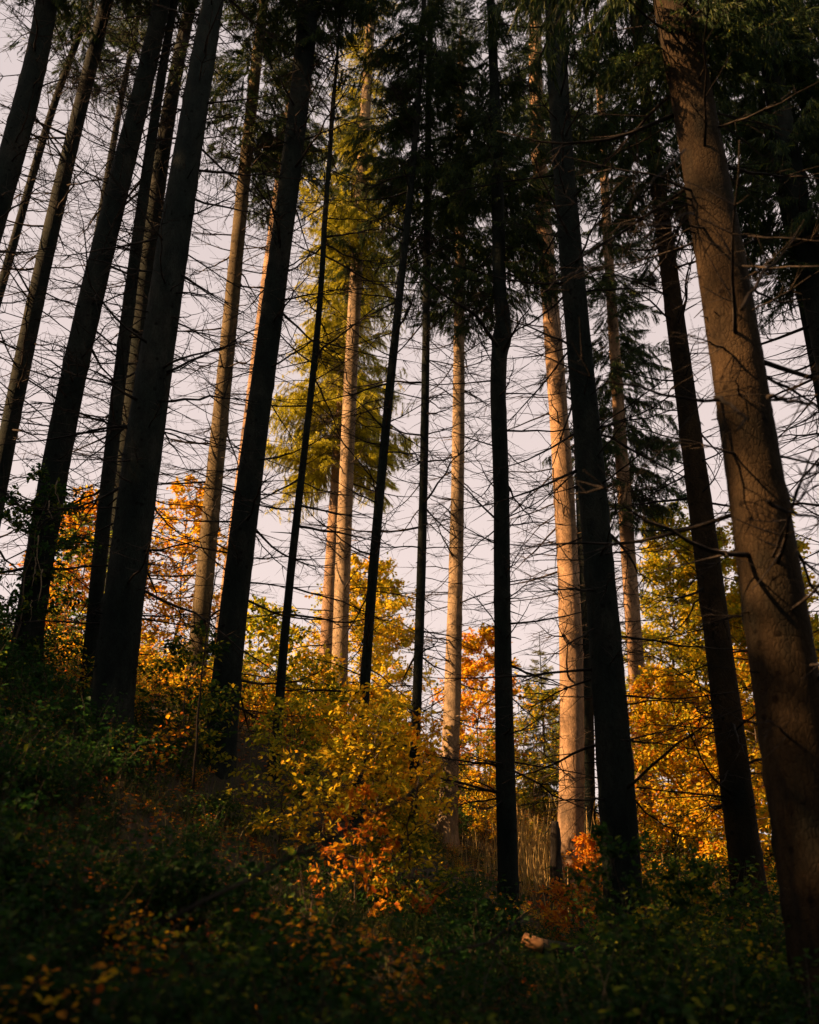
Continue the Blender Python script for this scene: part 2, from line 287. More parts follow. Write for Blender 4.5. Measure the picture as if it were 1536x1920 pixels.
# ------------------------------------------------------------------ dead branches and live boughs (shared meshes)
def curve_pts(L_, n, droop, rise, wob, r_):
    s_ = np.linspace(0, 1, n); y_ = np.cumsum(r_.normal(0, wob, n)) * L_ / n; y_ -= y_[0]
    z_ = L_ * (-droop * np.sin(s_ * math.pi * .6) + rise * s_ ** 2) + np.cumsum(r_.normal(0, wob * .7, n)) * L_ / n
    return np.stack([s_ * L_, y_, z_ - z_[0]], -1)
BR = []
for k in range(16):
    r_ = np.random.default_rng(100 + k); g = Geo(); L_ = r_.uniform(.9, 1.5)
    p_ = curve_pts(L_, 9, r_.uniform(-.04, .14), r_.uniform(-.1, .22), .10, r_)
    tube(g, p_, np.linspace(.0125, .0026, 9), 4)
    for s_ in range(r_.integers(5, 11)):
        a_ = r_.integers(1, 8); p0 = p_[a_]; l2 = r_.uniform(.15, .6) * (1.15 - a_ / 9); sg = r_.choice([-1, 1])
        d_ = norm(np.array([r_.uniform(.3, 1), sg * r_.uniform(.4, 1), r_.uniform(-.45, .3)]))
        n_ = 5; q_ = p0 + d_ * np.linspace(0, 1, n_)[:, None] * l2 + np.cumsum(r_.normal(0, .004, (n_, 3)), 0) * [[1, 1, 1]]; q_[0] = p0
        tube(g, q_, np.linspace(.0052, .0018, n_), 3, cap=False)
        for s2 in range(r_.integers(0, 4)):
            b_ = r_.integers(1, n_ - 1); l3 = r_.uniform(.08, .25)
            d2 = norm(d_ + r_.normal(0, .7, 3)); tube(g, q_[b_] + d2 * np.linspace(0, 1, 3)[:, None] * l3, np.linspace(.002, .001, 3), 3, cap=False)
    BR.append(g.mesh('branch', TWIGM))

def bough_geo(r_, L_=2.0, dens=1.0, tint=.38):
    """a live spruce bough: stem, side branchlets, hanging needle twigs"""
    gw, gn = Geo(), Geo(); n = 10; s_ = np.linspace(0, 1, n); dr = r_.uniform(.15, .32)
    p_ = np.stack([s_ * L_, np.cumsum(r_.normal(0, .02, n)) * L_ * .5, L_ * (-dr * s_ ** 1.3 + .22 * s_ ** 3)], -1); p_[0] = 0
    tube(gw, p_, np.linspace(.013, .003, n), 4)
    P0, D0, LN = [], [], []
    nb = int(32 * dens)
    for k in range(nb):
        t_ = r_.uniform(.12, 1.0); c = np.array([np.interp(t_, s_, p_[:, a]) for a in range(3)]); sg = (-1) ** k
        bl = L_ * .34 * (1.12 - t_) ** .7 * r_.uniform(.6, 1.15) + .1
        d_ = norm(np.array([r_.uniform(.45, .9), sg * r_.uniform(.5, 1), -r_.uniform(.1, .55)])); m_ = 7
        q = np.linspace(0, 1, m_)[:, None]; pts = c + d_ * q * bl + np.array([0, 0, -.35]) * bl * q ** 2
        tube(gw, pts[::2], np.linspace(.004, .0015, len(pts[::2])), 3, cap=False)
        nt_ = int(bl * 84 * dens) + 6
        u_ = r_.uniform(.05, 1, nt_); c2 = c + d_ * u_[:, None] * bl + np.array([0, 0, -.35]) * bl * u_[:, None] ** 2
        sd_ = norm(d_ * r_.uniform(.3, 1, (nt_, 1)) + np.array([0, 0, -1]) * r_.uniform(.4, 1.9, (nt_, 1)) + r_.normal(0, .28, (nt_, 3)))
        P0.append(c2); D0.append(sd_); LN.append(r_.uniform(.07, .22, nt_))
    P0 = np.concatenate(P0); D0 = np.concatenate(D0); LN = np.concatenate(LN); N = len(P0)
    # each needle twig: two crossed slender blades
    for kk in range(2):
        leaves(gn, P0, D0, r_.normal(0, 1, (N, 3)), LN, r_.uniform(.009, .017, N), np.clip(r_.normal(tint, .13, N), 0, 1), simple=True)
    return gw, gn
BO_ARR = []
for k in range(12):                    # the last four hold the golden crown's sunlight in their needle tint
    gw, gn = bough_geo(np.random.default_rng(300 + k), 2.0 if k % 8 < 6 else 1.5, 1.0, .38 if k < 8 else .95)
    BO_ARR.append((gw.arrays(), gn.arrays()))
def two_mat_mesh(name, gw, gn, mw, mn):
    """wood and needles in one mesh with two material slots"""
    g = Geo(); g.addarr(gn.arrays()); nq, ntt = len(gn.arrays()[1]), 0
    vw, qw, tw, aw = gw.arrays(); g.add(vw, qw, tw, aw)
    m_ = g.mesh(name, mn); m_.materials.append(mw)
    idx = np.zeros(len(m_.polygons), np.int32); idx[nq:] = 1; m_.polygons.foreach_set('material_index', idx)
    return m_
BO = []
for aw, an in BO_ARR:
    gw, gn = Geo(), Geo(); gw.addarr(aw); gn.addarr(an); BO.append(two_mat_mesh('bough', gw, gn, TWIGM, NEEDLE))

def rotm(phi, el, rl):
    cz, sz = math.cos(phi), math.sin(phi); cy, sy = math.cos(-el), math.sin(-el); cx, sx = math.cos(rl), math.sin(rl)
    return np.array([[cz, -sz, 0], [sz, cz, 0], [0, 0, 1]]) @ np.array([[cy, 0, sy], [0, 1, 0], [-sy, 0, cy]]) @ np.array([[1, 0, 0], [0, cx, -sx], [0, sx, cx]])
def crown_mesh(seed, h, R, whorl=.5, per=5, cone=1.0, name='crown', sub=1, kinds=(0, 8), dt=0.0):
    """a whole joined crown from height 0 to h, boughs of length R at the foot"""
    r_ = np.random.default_rng(seed); gw, gn = Geo(), Geo(); z = 0
    while z < h - .2:
        sc = max(.12, (1 - cone * (z / h)) ** .8) * R / 2
        for q in range(per):
            aw, an = BO_ARR[r_.integers(*kinds)]; M = rotm(r_.uniform(0, 6.28), r_.uniform(-.25, .15) + .3 * z / h, r_.normal(0, .2)) * sc * r_.uniform(.75, 1.2)
            off = np.array([0, 0, z + r_.uniform(-.2, .2)])
            if sub > 1:                                        # far or out-of-view crowns: fewer, wider twigs
                v, qd, t_, a = an; keep = np.arange(0, len(qd), sub * 2); vv = v[qd[keep]].copy()
                c = vv.mean(1, keepdims=True); vv = c + (vv - c) * 2.0
                an = (vv.reshape(-1, 3), np.arange(len(keep) * 4).reshape(-1, 4), np.zeros((0, 3), int), a[qd[keep]].ravel())
            else: gw.addarr(aw, M, off)
            gn.addarr(an, M, off, dt)
        z += whorl
    if sub > 1: tube(gw, [[0, 0, 0], [0, 0, h]], [.06, .01], 5)
    return two_mat_mesh(name, gw, gn, TWIGM, NEEDLE)
TOPS = [crown_mesh(500 + k, 8, 2.0, .55, 5, 1.0, sub=3) for k in range(3)]

# ------------------------------------------------------------------ the spruces
def trunk_mesh(P, H, base, fl, seed):
    r_ = np.random.default_rng(seed); near = 'n' in fl
    z = P[:, 2]; zt = base[2] + H
    step = .07 if near else .14; foot = min(z[0], float(gz(P[:1, 0], P[:1, 1])[0])); zz = np.arange(foot - .45, zt, step)
    if 'k' in fl:
        zf = np.linspace(z[0], z[-1], 400); x = np.interp(zz, z, P[:, 0]); y = np.interp(zz, z, P[:, 1])
        ker = np.ones(3) / 3; x[2:-2] = np.convolve(x, ker, 'same')[2:-2]; y[2:-2] = np.convolve(y, ker, 'same')[2:-2]
    else:
        dg = min(3, len(P) - 1); wgt = np.ones(len(P)); wgt[0] = 2
        px = np.polyfit(z, P[:, 0], dg, w=wgt); py = np.polyfit(z, P[:, 1], min(2, dg), w=wgt); zc = np.clip(zz, z[0], z[-1])
        x = np.polyval(px, zc); y = np.polyval(py, zc)
    # above the measured part: carry on upward
    n_in = np.searchsorted(zz, z[-1]) - 1; a_ = max(0, n_in - int(3 / step))
    sx = (x[n_in] - x[a_]) / (zz[n_in] - zz[a_]); sy = (y[n_in] - y[a_]) / (zz[n_in] - zz[a_])
    up = np.maximum(0, zz - zz[n_in]); x = np.where(up > 0, x[n_in] + sx * up * .7, x); y = np.where(up > 0, y[n_in] + sy * up * .7, y)
    rr = np.interp(zz, z, P[:, 3]); rt = P[-1, 3]
    if 'k' not in fl:
        cf = np.polyfit(z, P[:, 3], min(2, len(P) - 1)); rr = np.maximum(np.polyval(cf, np.clip(zz, z[0], z[-1])), .02)
        rt = rr[n_in]
    rr = np.where(up > 0, rt * np.clip(1 - up / (zt - zz[n_in]), .05, 1) ** .8, rr)
    hgt = zz - foot
    rr = rr * (1 + (.6 if 'f' in fl else .5) * np.exp(-np.maximum(hgt, 0) / .28) * (1 if 'f' in fl else .7))
    sides = 36 if near else 18
    th = np.arange(sides) / sides * 6.283
    wob = 1 + .02 * np.sin(3 * th[None] + zz[:, None] * .7 + r_.uniform(0, 6)) + .015 * np.sin(2 * th[None] - zz[:, None] * 1.9) + r_.normal(0, .008, (len(zz), sides))
    fl_amp = np.exp(-np.maximum(hgt, 0) / .35)[:, None]; wob = wob + fl_amp * .16 * np.sin(5 * th[None] + r_.uniform(0, 6))
    # branch collars
    zk = z[0] + .8; knots = []
    while zk < zt - 1:
        for q in range(r_.integers(2, 6)): knots.append((zk + r_.normal(0, .05), r_.uniform(0, 6.283)))
        zk += r_.uniform(.3, .55)
    for (kz, ka) in knots:
        da = np.angle(np.exp(1j * (th - ka))); w_ = np.exp(-((zz[:, None] - kz) / .06) ** 2 - (da[None] / .28) ** 2); wob = wob + .07 * w_
    pts = np.stack([x, y, zz], -1) - base
    g = Geo(); tube(g, pts, rr, sides, wob=wob)
    # broken snags left by fallen branches
    for (kz, ka) in knots:
        if r_.random() < .55 or kz - z[0] < .5: continue
        i_ = np.searchsorted(zz, kz) - 1
        c = pts[min(i_, len(pts) - 1)]; R_ = rr[min(i_, len(pts) - 1)]
        # ring frame of tube(): a = d x X, b = d x a
        d_ = norm(np.array([[math.sin(ka), -math.cos(ka), 0]]))[0]
        d_ = np.array([-math.sin(ka), math.cos(ka), r_.uniform(-.3, .35)]); d_ = norm(d_); l_ = r_.choice([.04, .07, .14, .3], p=[.4, .3, .2, .1])
        q_ = c + d_[None] * (R_ * .8 + np.linspace(0, l_ + R_ * .25, 3)[:, None]) + np.array([[0, 0, 0], [0, 0, 0], [r_.normal(0, .01), r_.normal(0, .01), r_.normal(0, .02)]])
        tube(g, q_, [.011, .008, .004], 4)
    return g, (zz, x, y, rr)

for idx, (tr, P) in enumerate(zip(TREES, SOL)):
    label, dep, H, cb, keys, dens, fl = tr
    base = np.array([P[0, 0], P[0, 1], P[0, 2]])
    root = thing('spruce_tree', label, 'spruce tree', base, 'bare trunked spruces on the slope')
    g, (zz, cx, cy, cr) = trunk_mesh(P, H, base, fl, 40 + idx)
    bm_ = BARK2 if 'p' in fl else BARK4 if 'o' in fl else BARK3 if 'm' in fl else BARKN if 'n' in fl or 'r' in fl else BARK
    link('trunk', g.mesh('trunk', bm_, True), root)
    r_ = np.random.default_rng(900 + idx)
    def row_z(v):                       # height of the trunk where it crosses picture row v
        zs = P[:, 2]; vs = np.array([k_[0] for k_ in sorted(keys, key=lambda k_: -k_[0])], float)
        if v >= vs[-1]: return float(np.interp(-v, -vs, zs))
        sl = (zs[-1] - zs[-2]) / (vs[-1] - vs[-2]); return float(zs[-1] + sl * 1.15 * (v - vs[-1]))
    zcb = row_z(cb); ztop = row_z(-260); zend = base[2] + H
    zcb = min(zcb, zend - 3)
    zlo = max(base[2] + 1.3, row_z(1500))
    # dead branches in whorls
    z = zlo; zhi = min(max(zcb + 1.2, zlo), ztop); n_b = 0
    while z < zhi:
        for q in range(r_.integers(3, 6)):
            if r_.random() > dens: continue
            zz_ = z + r_.normal(0, .06); phi = r_.uniform(0, 6.283)
            c = np.array([np.interp(zz_, zz, cx), np.interp(zz_, zz, cy), zz_]) - base; R_ = np.interp(zz_, zz, cr)
            o = link('branch', BR[r_.integers(16)], root)
            o.location = c + np.array([math.cos(phi), math.sin(phi), 0]) * R_ * .85
            sc = min(r_.uniform(.5, 1.45), 1.4)
            o.rotation_euler = (r_.uniform(-.6, .6), r_.normal(.02, .2), phi); th_ = sc * r_.uniform(.65, 1.45); o.scale = (sc, th_, th_); n_b += 1
        z += r_.uniform(.34, .52)
    # live crown
    if zcb < ztop or True:
        crown = link('crown', None, root); crown.location = np.array([np.interp(zcb, zz, cx), np.interp(zcb, zz, cy), zcb]) - base
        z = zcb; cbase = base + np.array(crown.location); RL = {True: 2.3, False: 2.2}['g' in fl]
        if dep < 14 or H < 20: RL = 2.0
        while z < min(ztop, zend - 1):
            k_ = (z - zcb) / max(zend - zcb, 1)
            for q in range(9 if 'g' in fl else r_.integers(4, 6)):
                phi = r_.uniform(0, 6.283)
                c = np.array([np.interp(z, zz, cx), np.interp(z, zz, cy), z + r_.normal(0, .1)])
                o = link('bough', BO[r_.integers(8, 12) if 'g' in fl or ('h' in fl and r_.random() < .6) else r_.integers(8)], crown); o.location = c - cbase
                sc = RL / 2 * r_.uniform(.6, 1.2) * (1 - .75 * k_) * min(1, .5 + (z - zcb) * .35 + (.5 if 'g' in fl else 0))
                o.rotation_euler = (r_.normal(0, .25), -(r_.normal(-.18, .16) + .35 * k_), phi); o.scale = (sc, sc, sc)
            z += .40
        # the top of the crown, above the view
        zt0 = max(z, zcb); rem = max(zend - zt0, 2.0)
        o = link('crown_top', TOPS[idx % 3], crown); o.location = np.array([np.interp(zt0, zz, cx), np.interp(zt0, zz, cy), zt0]) - cbase
        s0 = RL / 2 * (1 - .75 * (zt0 - zcb) / max(zend - zcb, 1)) + .1; o.scale = (s0, s0, rem / 8); o.rotation_euler = (0, 0, r_.uniform(0, 6))

# ------------------------------------------------------------------ added spruces outside the view, placed and shaped to cast the shade
WALL = [crown_mesh(700 + k, 15, 3.0, .62, 6, .9, sub=4) for k in range(3)]
tr_g = Geo(); tube(tr_g, [[0, 0, -.6], [0, 0, 6], [0, 0, 17]], [.2, .16, .03], 10); WALLT = tr_g.mesh('trunk', BARK, True)
q_ = np.array([-math.cos(SUN_AZ), math.sin(SUN_AZ)]); a_ = np.array([-math.sin(SUN_AZ), -math.cos(SUN_AZ)])
def shade_wall_tree(x, y, sc=1.0, low=1.6, k=0):
    zb = float(gz(np.array([x]), np.array([y]))[0])
    root = thing('spruce_tree', 'unseen dense spruce added to shade the slope', 'spruce tree', (x, y, zb), 'added shade spruces outside the view')
    t_ = link('trunk', WALLT, root); t_.scale = (sc, sc, sc); c = link('crown', WALL[k % 3], root); c.location = (0, 0, low * sc); c.scale = (sc, sc, sc); c.rotation_euler = (0, 0, k * 1.3)
k = 0
def shade_blocker_tree(s_, dist, R, clear, H, k):
    x, y = q_ * s_ + a_ * dist; zb = float(gz(np.array([x]), np.array([y]))[0])
    root = thing('spruce_tree', 'unseen dense spruce added to shade the slope', 'spruce tree', (x, y, zb), 'added shade spruces outside the view')
    t_ = link('trunk', WALLT, root); t_.scale = (.8, .8, (clear + H) / 17); c = link('crown', WALL[k % 3], root); c.location = (0, 0, clear); c.scale = (R / 3.2, R / 3.2, H / 15); c.rotation_euler = (0, 0, k * 1.3)
# s, distance, crown radius, clear stem below the crown, crown height
for a in [(12.1, 11.5, 1.5, .3, 22), (12.2, 16, 1.5, .3, 24), (13.0, 13.5, 1.4, .3, 22), (12.4, 20, 1.6, .3, 26), (13.3, 18, 1.4, .3, 24), (12.1, 24, 1.6, .3, 28), (13.2, 22.5, 1.5, .3, 26), (11.9, 28, 1.6, .3, 28), (12.9, 26, 1.5, .3, 28),
          (8.4, 12.5, 2.6, 11.2, 20), (9.5, 17, 2.3, 13.6, 20), (7.6, 17.5, 2.6, 13.4, 20), (8.8, 22, 2.6, 17, 20), (10.0, 12.0, 1.6, 11.4, 20), (10.2, 20, 1.6, 15.5, 20), (6.6, 21, 2.2, 13, 20), (5.5, 14, 1.5, 3.5, 11), (4.3, 15, 1.3, 5.5, 14),
          (7.0, 12.0, 2.0, .2, 6.6), (8.7, 12.8, 2.0, .2, 6.6), (10.2, 12.2, 1.7, .2, 6.3), (7.9, 14.5, 2.0, .2, 7.8), (9.5, 14.8, 1.9, .2, 7.8), (11.1, 13, 1.2, .3, 30), (11.2, 18, 1.2, .3, 32), (11.1, 22, 1.3, .3, 32), (7.9, 10.6, 1.8, .2, 6.0), (9.4, 10.4, 1.7, .2, 6.0), (10.6, 10.2, 1.3, .2, 6.2), (6.4, 11, 1.7, .2, 6.2)]:
    shade_blocker_tree(*a, k); k += 1
for s_, dist, sc, low in [(-6, 13, 1, 1.5), (-2.5, 15, 1.05, 1.5), (1.0, 13, 1, 1.5), (2.6, 19, 1.0, .8), (-5, 20, 1.1, 1), (0, 23, 1.2, 1), (4.4, 8.5, .50, 0), (6.2, 9.5, .5, 0), (5.3, 11.5, .55, 0)]:
    x, y = q_ * s_ + a_ * dist; shade_wall_tree(x, y, sc * (1.5 if sc > .6 else 1.2), low, k); k += 1
for x, y in [(-9, -9), (-4.5, -7.5), (0, -9), (4.5, -7), (9, -8.5), (12, -3), (13, 3), (14, 9), (-2, -13), (6, -13), (10.5, .5), (-12, -12), (-7, -13), (2, -17), (10, -14), (14, -9), (17, -3), (18, 4), (-15, -15), (-6, -18), (8, -20), (17, -15), (19, 10), (-20, -8)]:
    shade_wall_tree(x, y, 1.35, .5, k); k += 1

# ------------------------------------------------------------------ broadleaf saplings
def sapling(h, R, tint, spread, leaf, nlimb, twigs, lpt, seed, lean=(0, 0), low=.1, flat=.3):
    r_ = np.random.default_rng(seed); gw, gl = Geo(), Geo(); n = 9; s_ = np.linspace(0, 1, n)
    wobx, woby = np.cumsum(r_.normal(0, .02, n)) * h, np.cumsum(r_.normal(0, .02, n)) * h
    T = np.stack([lean[0] * s_ ** 1.5 * h + wobx - wobx[0], lean[1] * s_ ** 1.5 * h + woby - woby[0], s_ * h], -1)
    tube(gw, np.r_[T[:1] - [[0, 0, .3]], T], np.r_[.02, np.linspace(.016, .003, n)] * max(h / 2.2, .5), 5)
    for q in range(nlimb):
        t_ = low + (1 - low) * (q + r_.random()) / nlimb; c = np.array([np.interp(t_, s_, T[:, a]) for a in range(3)]); ph = q * 2.4 + r_.normal(0, .4)
        prof = (1 - abs(t_ - .38) * 1.15) if h < 6 else (1.05 - .75 * t_); ll = R * max(prof, .15) * r_.uniform(.7, 1.15)
        d_ = norm(np.array([math.cos(ph), math.sin(ph), r_.uniform(.15, .8)])); m_ = 6; u_ = np.linspace(0, 1, m_)[:, None]
        lp = c + d_ * u_ * ll + np.array([0, 0, -.18]) * ll * u_ ** 2 + np.cumsum(r_.normal(0, .02 * ll, (m_, 3)), 0) * (u_ > 0)
        tube(gw, lp, np.linspace(.007, .002, m_) * max(h / 2.2, .5), 3, cap=False)
        for w_ in range(twigs):
            a = r_.uniform(.2, 1); c2 = np.array([np.interp(a, np.linspace(0, 1, m_), lp[:, x_]) for x_ in range(3)])
            side = np.cross(d_, [0, 0, 1]) * r_.choice([-1, 1]); td = norm(d_ * r_.uniform(.2, 1) + side * r_.uniform(.2, 1) + np.array([0, 0, r_.normal(0, flat)])); tl = ll * r_.uniform(.18, .5) * (1.2 - a * .6) + leaf
            tube(gw, [c2, c2 + td * tl], [.0022, .001], 3, cap=False)
            m = lpt; v_ = r_.uniform(.1, 1.05, m)[:, None]; pos = c2 + td * tl * v_ + r_.normal(0, leaf * .35, (m, 3))
            ld = norm(td + r_.normal(0, .6, (m, 3)) + np.array([0, 0, -.25])); nm = norm(np.array([0, 0, 1.0]) + r_.normal(0, .85 if leaf > .08 else .6, (m, 3)))
            tt = np.clip(tint + r_.normal(0, spread, m) + r_.normal(0, spread * .7), 0, 1); sz = leaf * r_.uniform(.6, 1.2, m)
            leaves(gl, pos, ld, nm, sz, sz * .62, tt, simple=leaf < .05 or len(pos) > 40)
    return gw, gl
def place(gw, gl, name, label, cat, u, v, dep, group=None, mw=STEMM, ml=LEAF, foot=None):
    b = at(u, v, dep); x, y = b[0], b[1]; zb = float(gz(np.array([x]), np.array([y]))[0]) if foot is None else b[2]
    root = thing(name, label, cat, (x, y, zb), group)
    link('stem', gw.mesh('stem', mw), root); link('foliage', gl.mesh('foliage', ml), root)
    return root
# name, label, u, v(foot row), depth, height, radius, tint, spread, leaf, limbs, twigs, leaves, low
SAP = [
 ('beech_sapling', 'bright yellow young beech behind the twin sunlit trunks', 665, 1385, 27, 5.4, 2.2, .47, .06, .11, 60, 22, 15, .08),
 ('birch_sapling', 'grey nearly bare twiggy sapling between thin black pole and golden trunk', 812, 1420, 27, 3.6, 1.0, .5, .15, .05, 30, 9, 2, .15),
 ('beech_sapling', 'orange young beech between the golden trunk and the kinked one', 905, 1450, 24, 4.3, 1.5, .60, .08, .095, 46, 18, 13, .08),
 ('hazel_shrub', 'olive brown leafy shrub right of the kinked trunk', 1000, 1480, 22, 3.0, 1.5, .38, .12, .07, 36, 18, 12, .05),
 ('hazel_shrub', 'olive green shrub at the foot of the orange young beech', 900, 1480, 21, 2.0, 1.0, .30, .12, .06, 22, 10, 8, .05),
 ('larch_tree', 'tall yellow green tree right of the sky gap, behind the patch lit spruce', 1285, 1640, 22, 8.6, 1.9, .41, .05, .10, 110, 15, 12, .04),
 ('larch_tree', 'tall yellow tree seen between the patch lit spruce and the nearest trunk', 1400, 1660, 21, 8.4, 1.9, .43, .06, .10, 110, 15, 12, .04),
 ('larch_tree', 'tall golden tree past the nearest trunk at the right edge', 1530, 1700, 20, 9.0, 1.9, .46, .06, .11, 120, 28, 12, .04),
 ('beech_sapling', 'orange beech sapling below the tall yellow green tree', 1270, 1640, 18, 3.8, 1.5, .54, .09, .085, 44, 18, 11, .04),
 ('beech_sapling', 'amber beech sapling at the feet of the patch lit spruce', 1345, 1700, 17, 3.8, 1.5, .50, .09, .085, 44, 18, 11, .04),
 ('beech_sapling', 'amber sapling right of the patch lit spruce, against the nearest trunk', 1440, 1740, 16, 4.0, 1.4, .52, .09, .085, 44, 18, 11, .04),
 ('beech_sapling', 'orange beech right of the thickest dark trunk, thin leaves against the sky', 305, 1340, 21, 4.5, 1.6, .58, .05, .10, 44, 12, 10, .05),
 ('beech_sapling', 'orange beech between the two dark trunks at the far left', 130, 1280, 21, 3.8, 1.7, .60, .07, .115, 44, 17, 12, .03),
 ('hazel_shrub', 'dark green hazel bush at the left edge', 15, 1250, 12, 2.7, 1.0, .12, .08, .065, 26, 12, 10, .05),
 ('hazel_shrub', 'green hazel bush with yellow top beyond the leaning dark spruce', 90, 1280, 15, 2.6, 1.0, .24, .14, .07, 24, 11, 9, .05),
 ('beech_sapling', 'yellow beech bush glowing behind the kinked trunk, right of golden one', 912, 1620, 19.3, 1.8, .65, .52, .06, .065, 22, 12, 9, .02),
 ('beech_sapling', 'deep orange beech bush against the foot of the brightest trunk', 1138, 1735, 15.2, 1.0, .7, .70, .05, .07, 20, 12, 9, .02),
 ('beech_sapling', 'rusty low beech left of the big dark trunk foot', 1085, 1800, 12, .8, .6, .74, .07, .06, 16, 10, 9, .02),
 ('hazel_shrub', 'dark green sapling in front of the big dark trunk foot', 1200, 1900, 6.2, 1.15, .5, .14, .07, .05, 18, 8, 9, .1),
 ('hazel_shrub', 'dark green leafy shrub at the feet of the patch lit spruce', 1340, 1900, 6.6, 1.0, .6, .16, .09, .05, 20, 9, 9, .05),
 ('beech_sapling', 'golden low beech spray right of the big dark trunk', 1300, 1850, 8.5, .9, .5, .45, .1, .055, 14, 9, 8, .05),
 ('beech_sapling', 'golden beech spreading flat sprays under the slim dark leaning spruce', 735, 1480, 18.5, 2.2, 1.2, .48, .06, .10, 24, 9, 9, .08),
 ('beech_sapling', 'amber beech under the twin sunlit trunks', 600, 1440, 17.5, 1.8, 1.2, .50, .07, .10, 22, 8, 9, .08),
 ('hazel_shrub', 'yellow green shrub right of the wide based dark trunk', 505, 1440, 15.5, 2.2, 1.0, .37, .08, .085, 28, 9, 9, .06),
 ('hazel_shrub', 'green shrub between the thickest dark trunk and the wide based one', 320, 1500, 10.5, 1.6, .9, .22, .14, .06, 24, 9, 9, .08),
 ('beech_sapling', 'golden beech just left of the flared root of the golden trunk', 700, 1580, 16.0, 1.3, .7, .50, .07, .085, 20, 12, 10, .05),
 ('beech_sapling', 'tall yellow beech shoot between the slim leaning spruce and the thin pole', 725, 1540, 15.2, 1.7, .8, .47, .06, .095, 22, 8, 8, .05),
 ('hazel_shrub', 'yellow green hazel right beside the wide based dark trunk', 470, 1500, 14.6, 1.9, .9, .38, .08, .09, 24, 8, 8, .04),
 ('hazel_shrub', 'lime green hazel between the thin pole and the slim leaning spruce', 590, 1560, 14.8, 1.5, .9, .40, .07, .09, 22, 8, 8, .04),
 ('beech_sapling', 'amber beech low between the slim leaning spruce and the black pole', 700, 1610, 14.6, 1.3, .9, .56, .08, .09, 20, 8, 8, .03),
 ('beech_sapling', 'golden orange beech under the twin sunlit trunks, lower than the amber one', 640, 1530, 15.2, 1.5, .9, .52, .07, .09, 22, 8, 8, .04),
 ('hazel_shrub', 'green and yellow hazel left of the flared golden trunk foot', 745, 1600, 15.8, 1.0, .6, .34, .12, .07, 20, 11, 9, .04),
 ('beech_sapling', 'near golden beech spreading flat leafy sprays across the middle of the slope', 700, 1760, 9.2, 2.1, .95, .47, .05, .062, 24, 9, 8, .2),
 ('beech_sapling', 'near amber beech whose large leaves hang below the twin sunlit trunks', 600, 1720, 9.6, 1.9, .9, .50, .06, .062, 24, 9, 8, .15),
 ('beech_sapling', 'near orange leaved beech shoot at the foot of the thin black pole', 765, 1790, 9.0, 2.1, .5, .56, .06, .06, 16, 7, 7, .45),
 ('hazel_shrub', 'near yellow green shrub in the middle of the slope, right of the wide based trunk', 520, 1690, 10.0, 1.7, .8, .36, .06, .06, 24, 9, 8, .1),
 ('hazel_shrub', 'near lime green shrub below the orange leaved shoot', 745, 1810, 9.0, 1.1, .6, .34, .08, .055, 20, 9, 8, .1),
 ('beech_sapling', 'small red brown beech in front of the near golden one', 660, 1800, 8.6, 1.2, .6, .70, .06, .065, 14, 7, 7, .1),
 ('beech_sapling', 'thin sapling with a few dark leaves in the right sky gap', 1262, 1560, 10.5, 1.6, .35, .15, .1, .045, 8, 4, 4, .45),
]
for k, (nm, lb, u, v, dep, h, R, ti, sp, lf, nl, tw, lp, low) in enumerate(SAP):
    gw, gl = sapling(h, R, ti, sp, lf, nl, tw, lp, 2000 + k, low=low)
    place(gw, gl, nm, lb, {'beech_sapling': 'beech sapling', 'hazel_shrub': 'shrub', 'larch_tree': 'tree', 'birch_sapling': 'sapling'}[nm], u, v, dep)

# small green spruce on the ridge
b = at(1022, 1430, 24); zb = float(gz(np.array([b[0]]), np.array([b[1]]))[0])
root = thing('young_spruce', 'small bright green conical spruce left of the brightest trunk', 'young spruce', (b[0], b[1], zb))
g = Geo(); tube(g, [[0, 0, -.2], [0, 0, 4.6]], [.05, .008], 6); link('trunk', g.mesh('trunk', BARK, True), root)
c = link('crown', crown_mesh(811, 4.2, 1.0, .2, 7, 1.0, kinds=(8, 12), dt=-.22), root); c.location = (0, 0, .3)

# ------------------------------------------------------------------ undergrowth over the slope (nobody could count it)
def shrub_arr(h, R, tint, spread, leaf, nst, nlv, seed):
    r_ = np.random.default_rng(seed); gw, gl = Geo(), Geo()
    for q in range(nst):
        ph = r_.uniform(0, 6.28); ln = r_.uniform(.2, 1) * R; hh = h * r_.uniform(.5, 1.1); n = 6; s_ = np.linspace(0, 1, n)
        T = np.stack([math.cos(ph) * ln * s_ ** 1.4, math.sin(ph) * ln * s_ ** 1.4, hh * (s_ - .15 * s_ ** 3)], -1)
        T += np.cumsum(r_.normal(0, .02 * hh, (n, 3)), 0) * (s_ > 0)[:, None]
        tube(gw, T, np.linspace(.005, .0015, n), 3, cap=False)
        m = nlv; v_ = r_.uniform(.15, 1, m) ** .7; c = np.stack([np.interp(v_, s_, T[:, a]) for a in range(3)], -1)
        out_ = norm(r_.normal(0, 1, (m, 3)) * [1, 1, .35]); pos = c + out_ * r_.uniform(0, .22, (m, 1)) * R
        ld = norm(out_ + r_.normal(0, .3, (m, 3))); nn = norm(np.array([0, 0, 1.]) + r_.normal(0, .5, (m, 3)))
        sz = leaf * r_.uniform(.5, 1.25, m); tt = np.clip(tint + r_.normal(0, spread, m) + r_.normal(0, spread), 0, 1)
        leaves(gl, pos, ld, nn, sz, sz * .65, tt, simple=False)
    return gw.arrays(), gl.arrays()
